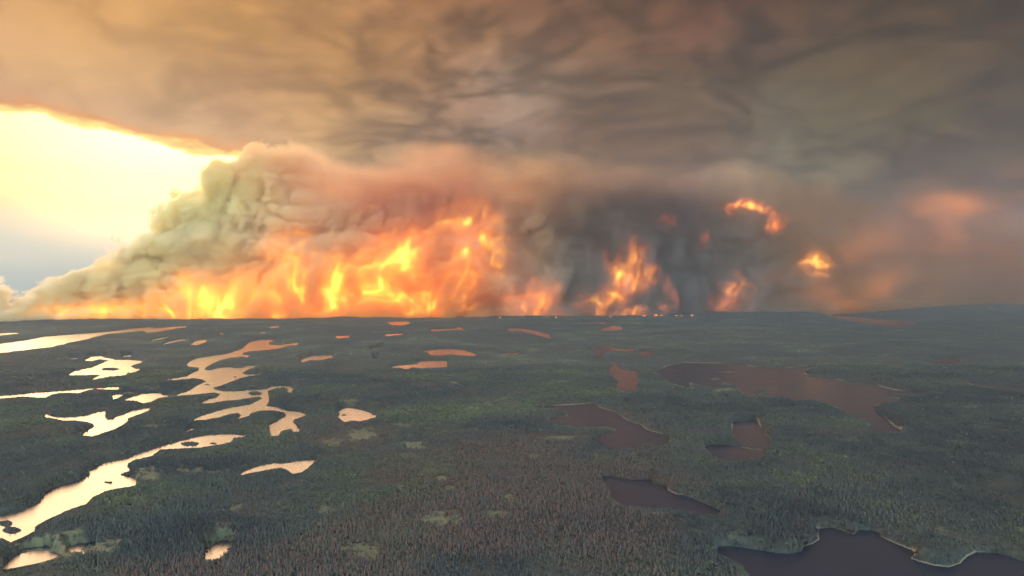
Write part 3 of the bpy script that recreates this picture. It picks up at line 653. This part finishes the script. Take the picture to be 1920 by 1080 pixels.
# hand-placed fire and emissive glow of lit smoke: (px, py, half width, half height, tilt deg, strength)
FIRE_GLOWS = {
 'left': [(120,585,60,14,0,.35),(200,582,60,20,0,.6),(300,572,70,30,0,.8),(390,560,70,42,10,.85),(470,555,70,45,0,1),(545,500,55,62,-15,1.05),(600,560,80,42,0,1.1),(640,520,60,50,0,.8),
          (700,500,45,55,0,.95),(745,480,55,50,0,1.15),(720,560,90,38,0,1.2),(800,500,45,70,0,.85),(860,480,50,80,8,1.15),(905,430,50,45,0,1.15),(935,470,22,50,0,1.1),(840,560,60,30,0,.8),(430,575,110,20,0,.8),(780,575,60,22,0,1.0),(480,590,330,12,0,.9),(560,465,22,16,0,.9),(400,600,240,10,0,.7)],
 'mid': [(985,575,40,20,0,.8),(1020,560,30,30,-20,1.1),(1040,540,14,14,0,1.0),(1000,588,55,9,0,.9),(960,560,14,20,20,.6)],
 'tower': [(1110,585,22,18,0,.9),(1140,560,36,28,-30,1.25),(1165,515,30,34,-30,1.3),(1195,480,22,36,-10,.7),(1215,510,18,30,20,1.0),(1190,460,16,20,0,.4),(1085,580,14,14,0,.6),(1100,575,6,30,-20,.6),(1190,582,20,8,0,.9),(1150,590,60,7,0,.8),(1240,577,12,12,0,.6),(1250,540,7,24,15,.45)],
 'ring': [(1402,378,16,10,0,.9),(1425,380,24,9,15,1.5),(1448,388,12,8,20,1.3),(1468,412,18,20,10,.95),(1383,392,5,12,0,.6)],
 'flare': [(1532,470,7,18,-10,.7),(1538,492,34,16,0,1.15),(1530,512,30,22,0,.6)],
 'slant': [(1352,568,22,14,-20,.7),(1378,552,20,20,-35,1.1),(1396,528,8,22,-25,.8),(1370,575,30,12,0,.5)],
 'specks': [(1265,408,14,16,0,.5),(1275,410,8,12,0,.4),(1322,405,10,22,0,.5),(1335,450,7,20,10,.6),(1268,555,5,20,-15,.9),(1262,570,8,10,0,.7),(1138,480,6,26,10,.35)],
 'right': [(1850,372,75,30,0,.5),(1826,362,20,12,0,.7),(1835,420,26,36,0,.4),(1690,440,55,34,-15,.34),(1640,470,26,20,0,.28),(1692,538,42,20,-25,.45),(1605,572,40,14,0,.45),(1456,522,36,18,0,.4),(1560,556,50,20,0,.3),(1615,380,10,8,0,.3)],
}
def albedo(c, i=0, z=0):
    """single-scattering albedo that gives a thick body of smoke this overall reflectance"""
    w = float(np.interp(i, [0, 3, 8, 12, 14, 18], [1, 1, .9, .5, .8, 1])); g = float(np.interp(i, [0, 8, 13, 15, 18], [1.25, 1.0, 1.05, 0.45, 0.3])) * (1 + 0.1 * float(np.interp(z, [500, 1100], [0, 1])) * float(np.interp(i, [1, 3, 6, 9], [0, 1, 1, 0]))) * (1 - 0.5 * float(np.interp(i, [3, 5, 11, 13], [0, 1, 1, 0])) * float(np.interp(z, [900, 1500], [0, 1])))  # gain dims top centre and right, offsetting sunlight in the colour
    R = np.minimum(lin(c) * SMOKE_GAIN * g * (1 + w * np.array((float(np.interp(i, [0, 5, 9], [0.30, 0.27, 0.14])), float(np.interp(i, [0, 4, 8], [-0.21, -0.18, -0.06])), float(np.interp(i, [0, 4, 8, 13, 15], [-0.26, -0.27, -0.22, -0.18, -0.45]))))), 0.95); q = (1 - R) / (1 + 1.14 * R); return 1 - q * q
OUTLINE = [(-400,590),(-200,584),(-60,576),(0,566),(45,570),(75,560),(110,532),(150,506),(195,492),(205,462),(245,448),(262,425),(300,408),(308,380),(345,366),(366,352),(352,334),(362,312),(400,298),(440,286),(520,262),(640,200),(800,120),(2600,60)]
def smoke_field(a0, a1, c0, c1, vox, want_smoke=True):
    """density of the smoke and the lumps that shape it, on a block of the front"""
    s = np.arange(a0, a1, vox, dtype=np.float32)[:, None, None]
    tt = np.arange(T0, T1, vox, dtype=np.float32)[None, :, None]
    z = np.arange(c0, c1, vox, dtype=np.float32)[None, None, :]
    os_, oz_ = zip(*[pp(a, b) for a, b in OUTLINE])
    H = np.interp(s[:, 0, 0], os_, oz_).astype(np.float32)[:, None, None]
    s2, z2 = s[:, 0, :], z[:, 0, :]
    pxs = 960 + FPX * (s2 * CA) / (Y0 + s2 * SA)
    billowy = (1 - 0.75 * smooth(pxs, 1480, 1640))
    face = -60 + 260 * fbm(s2 / 1900, 0.5, z2 / 1500, 2) + 0.22 * z2 - 200 * smooth(z2, 1300, 2300)
    # warped coordinates: lumps rise and lean to the right with height
    wx = 150 * vnoise(s / 700, tt / 700, z / 700 + 9.1); wz = 130 * vnoise(s / 640 + 31, tt / 640, z / 640)
    xs, zs, ts = s - 0.25 * z + wx, z + wz, tt + 0.6 * wx
    b1 = np.abs(vnoise(xs / 420, ts / 420, zs / 460)) * 330
    b2 = np.abs(vnoise(xs / 185 + 3, ts / 185, zs / 205 + 7)) * 165
    b3 = np.abs(vnoise(xs / 84 + 13, ts / 84, zs / 98 + 17)) * 100
    b4 = np.abs(vnoise(xs / 42, ts / 42 + 5, zs / 50)) * 55
    f = np.minimum(tt - face[:, None, :], (H - z) * 0.8) - 150
    f = np.minimum(f, 900 - tt)
    F = f + (b1 + b2 + b3 + b4) * billowy[:, None, :]
    if not want_smoke: return s2, z2, pxs, F, b1, b2, b3, xs, ts, zs
    soft = 55 + 105 * smooth(pxs, 500, 1500)
    D = np.clip(F / soft[:, None, :], 0, 1)
    topfade = 1 - smooth(z2 - 750 * (1 - smooth(pxs, 420, 640)) + 520 * fbm(s2 / 1300 + z2 / 900, 3.3, z2 / 420, 4), TOP_A, TOP_B)
    thick = np.interp(pxs, [300, 700, 1100, 1420, 1560, 1720], [3.6, 2.4, 1.4, 1.0, 0.45, 0.15])
    D = D * topfade[:, None, :] * thick[:, None, :] * smooth(z, -20, 40)
    D[:, :, -1] = 0; D[:, :, 0] = 0; D[0] = 0; D[-1] = 0; D[:, 0] = 0; D[:, -1] = 0
    return D
TOP_A, TOP_B = 900, 2250
def smoke():
    D = smoke_field(S0, S1, Z0, Z1, 14.0)
    # ---- material: the smoke itself is cream, tan, soot grey or brown depending on what burns, with flame glow mixed into the low left tones
    m, t = new_mat('fire_smoke')
    tc = t.new('ShaderNodeTexCoord').outputs['Object']; X, Y, Z = t.sep(tc)
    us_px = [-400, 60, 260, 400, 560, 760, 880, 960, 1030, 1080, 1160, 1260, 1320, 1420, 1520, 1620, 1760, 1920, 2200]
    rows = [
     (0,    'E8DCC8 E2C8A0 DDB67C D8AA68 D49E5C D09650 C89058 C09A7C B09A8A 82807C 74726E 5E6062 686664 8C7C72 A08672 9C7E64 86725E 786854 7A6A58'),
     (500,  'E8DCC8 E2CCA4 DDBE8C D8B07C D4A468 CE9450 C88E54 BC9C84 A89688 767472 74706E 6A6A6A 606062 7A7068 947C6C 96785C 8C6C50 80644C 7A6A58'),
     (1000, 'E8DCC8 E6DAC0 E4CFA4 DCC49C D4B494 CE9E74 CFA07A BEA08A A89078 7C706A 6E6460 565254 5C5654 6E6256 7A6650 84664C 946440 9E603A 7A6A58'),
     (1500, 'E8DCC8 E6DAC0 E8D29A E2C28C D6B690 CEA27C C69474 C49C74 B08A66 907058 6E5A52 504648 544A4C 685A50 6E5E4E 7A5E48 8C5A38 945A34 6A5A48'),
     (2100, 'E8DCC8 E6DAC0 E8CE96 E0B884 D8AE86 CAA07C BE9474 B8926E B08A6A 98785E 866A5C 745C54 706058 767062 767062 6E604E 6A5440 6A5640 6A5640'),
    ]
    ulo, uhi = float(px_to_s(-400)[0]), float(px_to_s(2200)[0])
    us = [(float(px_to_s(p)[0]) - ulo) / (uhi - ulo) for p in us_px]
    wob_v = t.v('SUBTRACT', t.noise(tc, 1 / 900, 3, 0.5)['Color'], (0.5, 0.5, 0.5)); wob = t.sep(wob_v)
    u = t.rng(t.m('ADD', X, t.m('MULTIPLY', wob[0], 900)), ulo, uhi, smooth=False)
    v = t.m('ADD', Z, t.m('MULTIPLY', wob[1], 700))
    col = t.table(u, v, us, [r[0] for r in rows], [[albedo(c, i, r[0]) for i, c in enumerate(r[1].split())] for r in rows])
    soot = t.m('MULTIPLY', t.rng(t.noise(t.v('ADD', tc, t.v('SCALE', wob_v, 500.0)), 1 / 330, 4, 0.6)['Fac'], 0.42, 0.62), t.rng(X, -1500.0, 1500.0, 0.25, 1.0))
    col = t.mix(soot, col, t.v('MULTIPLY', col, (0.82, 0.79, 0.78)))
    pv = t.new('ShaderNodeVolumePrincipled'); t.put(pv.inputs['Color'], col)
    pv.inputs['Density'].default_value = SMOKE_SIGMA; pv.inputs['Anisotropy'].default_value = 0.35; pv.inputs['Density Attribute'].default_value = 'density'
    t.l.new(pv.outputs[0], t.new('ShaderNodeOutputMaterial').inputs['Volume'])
    o = volume_object('smoke_plume', D, S0, T0, Z0, m, VOX=14.0); del D
    tag(o, 'towering wall of billowing wildfire smoke, cream at left and soot grey at right', 'smoke')
    # ---- flames and emission painted in for lit smoke: bright sheets in the creases between the smoke lumps
    labels = {'left': ('wide yellow and orange emissive glow of flame and lit smoke up the left wall', 'flame_and_smoke_glow'),
              'mid': ('small orange flames beside the pale rounded smoke column', 'flames'),
              'tower': ('tall leaning orange flames between two black smoke columns', 'flames'),
              'ring': ('arched crown of flame high in the dark smoke', 'flames'),
              'flare': ('round golden flare of flame glowing through brown smoke', 'flames'),
              'slant': ('slanting orange flame right of the black smoke column', 'flames'),
              'specks': ('scattered dull red flame specks inside the dark smoke', 'flames'),
              'right': ('broad dim orange emissive glow put into the far right smoke', 'smoke_glow')}
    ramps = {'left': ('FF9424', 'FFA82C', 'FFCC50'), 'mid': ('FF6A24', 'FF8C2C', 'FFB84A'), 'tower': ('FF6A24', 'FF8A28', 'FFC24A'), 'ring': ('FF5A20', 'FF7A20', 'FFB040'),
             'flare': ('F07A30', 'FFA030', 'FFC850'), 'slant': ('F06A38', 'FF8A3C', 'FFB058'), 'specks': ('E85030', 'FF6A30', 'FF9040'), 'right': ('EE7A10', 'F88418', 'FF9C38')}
    for key, blobs in FIRE_GLOWS.items():
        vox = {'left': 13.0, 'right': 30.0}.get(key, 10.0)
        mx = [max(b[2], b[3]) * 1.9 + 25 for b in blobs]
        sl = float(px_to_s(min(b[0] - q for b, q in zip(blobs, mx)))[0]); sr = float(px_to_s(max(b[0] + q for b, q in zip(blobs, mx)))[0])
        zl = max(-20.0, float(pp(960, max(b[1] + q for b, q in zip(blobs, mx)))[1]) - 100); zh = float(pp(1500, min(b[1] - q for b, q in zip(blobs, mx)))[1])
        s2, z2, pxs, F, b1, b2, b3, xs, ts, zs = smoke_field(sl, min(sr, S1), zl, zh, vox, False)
        pys = 540 - (z2 - CAM_H) * FPX / (Y0 + s2 * SA)
        fw = 26 * fbm(s2 / 260, 7.7, z2 / 200, 5, .6); fw2 = 26 * fbm(s2 / 260, 17.7, z2 / 200, 5, .6)
        M = np.zeros(pys.shape, np.float32)
        for cx, cyy, rx, ry, ang, st in blobs:
            k = 0.4 if min(rx, ry) < 15 else (1.5 if key == 'right' else 1.0)
            a = math.radians(ang); dx = pxs + fw * k - cx; dy = pys + fw2 * k - cyy
            u1 = dx * math.cos(a) + dy * math.sin(a); v1 = -dx * math.sin(a) + dy * math.cos(a)
            M = np.maximum(M, st * np.exp(-((u1 / rx) ** 2 + (v1 / ry) ** 2) ** 1.3 * 0.9))
        M = np.maximum(M - 0.03, 0)
        fine = 0.5 + 0.5 * vnoise(xs / 45 + 21, ts / 45, zs / 110) + 0.25 * vnoise(xs / 20 + 1, ts / 20, zs / 44)
        fine = np.maximum(fine, 0)
        crease = np.exp(-(b1 / 80) ** 2) * 0.5 + np.exp(-(b2 / 30) ** 2) * 0.7 + np.exp(-(b3 / 13) ** 2) * 0.5
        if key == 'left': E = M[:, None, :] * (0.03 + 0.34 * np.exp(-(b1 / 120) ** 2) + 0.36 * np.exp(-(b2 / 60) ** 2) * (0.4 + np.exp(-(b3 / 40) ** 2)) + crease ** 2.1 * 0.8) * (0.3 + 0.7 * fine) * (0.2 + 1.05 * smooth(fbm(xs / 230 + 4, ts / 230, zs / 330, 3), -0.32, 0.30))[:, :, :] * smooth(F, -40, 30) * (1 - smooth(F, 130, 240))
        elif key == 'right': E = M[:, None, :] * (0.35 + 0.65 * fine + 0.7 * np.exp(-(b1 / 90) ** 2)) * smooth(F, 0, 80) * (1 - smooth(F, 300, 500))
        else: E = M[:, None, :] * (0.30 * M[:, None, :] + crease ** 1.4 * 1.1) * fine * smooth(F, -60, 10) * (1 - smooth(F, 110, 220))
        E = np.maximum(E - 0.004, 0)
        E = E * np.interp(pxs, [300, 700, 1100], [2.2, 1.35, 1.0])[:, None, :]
        jj = np.where(E.max((0, 2)) > 0.0)[0]; j0, j1 = max(jj[0] - 1, 0), min(jj[-1] + 2, E.shape[1]); E = E[:, j0:j1].copy()
        E[0] = 0; E[-1] = 0; E[:, 0] = 0; E[:, -1] = 0; E[:, :, -1] = 0
        m, t = new_mat('flame'); at = t.new('ShaderNodeAttribute'); at.attribute_name = 'density'  # in the left and right bodies this emission stands in for lit smoke
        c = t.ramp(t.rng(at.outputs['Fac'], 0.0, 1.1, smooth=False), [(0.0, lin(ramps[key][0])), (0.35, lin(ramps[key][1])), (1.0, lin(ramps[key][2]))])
        em = t.new('ShaderNodeEmission'); t.put(em.inputs[0], c); t.put(em.inputs[1], t.m('MULTIPLY', at.outputs['Fac'], FLAME_GLOW_POWER * {'left': 1.1, 'right': 0.17, 'tower': 1.3, 'mid': 1.2, 'ring': 1.6, 'flare': 1.3, 'slant': 1.1}.get(key, 1.0)))
        t.l.new(em.outputs[0], t.new('ShaderNodeOutputMaterial').inputs['Volume'])
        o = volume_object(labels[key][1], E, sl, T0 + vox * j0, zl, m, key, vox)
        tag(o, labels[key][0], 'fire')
SMOKE_SIGMA, SMOKE_GAIN, FLAME_GLOW_POWER = 0.008, 1.0, 0.008 / EXPO
smoke()

# small separate fires along the tree line
def spot_fires():
    m, t = new_mat('ground_flame'); pos = t.new('ShaderNodeNewGeometry').outputs['Position']; n = t.noise(pos, 1 / 14, 3)['Fac']
    em = t.new('ShaderNodeEmission'); t.put(em.inputs[0], t.mix(t.rng(n, .4, .6), lin('FF5A20'), lin('FFC070'))); em.inputs[1].default_value = 1.4 / EXPO
    t.l.new(em.outputs[0], t.new('ShaderNodeOutputMaterial').inputs['Surface'])
    spots = [(886,595,.35),(909,595,.45),(937,594,.5),(1026,593.5,.4),(1043,593.5,.7),(1062,593.5,.45),(1145,592.5,.5),(1208,590.5,.9),(1230,590,1.2),(1240,587,.8),(1268,591,.6),(1278,590.5,.5),(1298,591.5,.9),(1789,574,.5)]
    where = ['at the left end of the row', 'left of the first dark smoke wisps', 'beneath the first pale smoke wisp', 'left of a close pair', 'brightest of a close pair', 'right of a close pair', 'alone below the tall flames', 'low below the dark column',
             'tallest below the dark column', 'small tip beside the tallest', 'left of three under the black smoke', 'middle of three under the black smoke', 'right end of the row under the black smoke', 'alone on the far right hill']
    for i, (a, b, s) in enumerate(spots):
        r = random.Random(i); V, F = [], []
        for k in range(4):
            cx = (k - 1.5) * 9 * s + r.uniform(-5, 5); h = r.uniform(14, 34) * s; w = r.uniform(7, 12) * s * 0.6; q0 = len(V); seg = 8; lv = [(0, .7), (.25, 1), (.55, .62), (.8, .28)]
            lean = r.uniform(-8, 10)
            for f, rad in lv:
                V += [(cx + lean * f * f + w * rad * math.cos(2 * math.pi * j / seg), w * rad * math.sin(2 * math.pi * j / seg), f * h) for j in range(seg)]
            V.append((cx + lean, 0, h))
            for l in range(3): F += [(q0 + l * seg + j, q0 + l * seg + (j + 1) % seg, q0 + (l + 1) * seg + (j + 1) % seg, q0 + (l + 1) * seg + j) for j in range(seg)]
            F += [(q0 + 3 * seg + j, q0 + 3 * seg + (j + 1) % seg, q0 + 4 * seg) for j in range(seg)]
        Y = (Y0 / (1 - 0.189 * (a - 960) / FPX)) - 330
        X = (a - 960) / FPX * Y
        fj = np.array([np.interp(a, px, np.arange(len(px)))]); fi = np.array([np.interp(-(540 + CAM_H * FPX / Y), -py, np.arange(len(py)))])
        z = float(gather(HZ, fi, fj)[0]) + 2
        o = mesh_obj('spot_fire', V, F, m, smooth_sh=True); o.location = (X, Y, z)
        tag(o, 'orange ground fire on the tree line, ' + where[i], 'fire', 'spot fires along the tree line')
spot_fires()

# ------------------------------------------------------------------ haze
def haze():
    m, t = new_mat('smoky_air'); pv = t.new('ShaderNodeVolumePrincipled'); pv.inputs['Color'].default_value = (0.74, 0.85, 1.0, 1)
    pv.inputs['Density'].default_value = HAZE; pv.inputs['Anisotropy'].default_value = 0.3
    pv.inputs['Density Attribute'].default_value = ''
    t.l.new(pv.outputs[0], t.new('ShaderNodeOutputMaterial').inputs['Volume'])
    R, lo, hi = 24500.0, -6.0, 2800.0
    V = [(x, y, z) for z in (lo, hi) for x, y in ((-R, -R), (R, -R), (R, R), (-R, R))]
    F = [(3, 2, 1, 0), (4, 5, 6, 7), (0, 1, 5, 4), (1, 2, 6, 5), (2, 3, 7, 6), (3, 0, 4, 7)]
    o = mesh_obj('haze', V, F, m); tag(o, 'thin smoky haze over the forest', kind='stuff')
HAZE = 1.5e-5
haze()
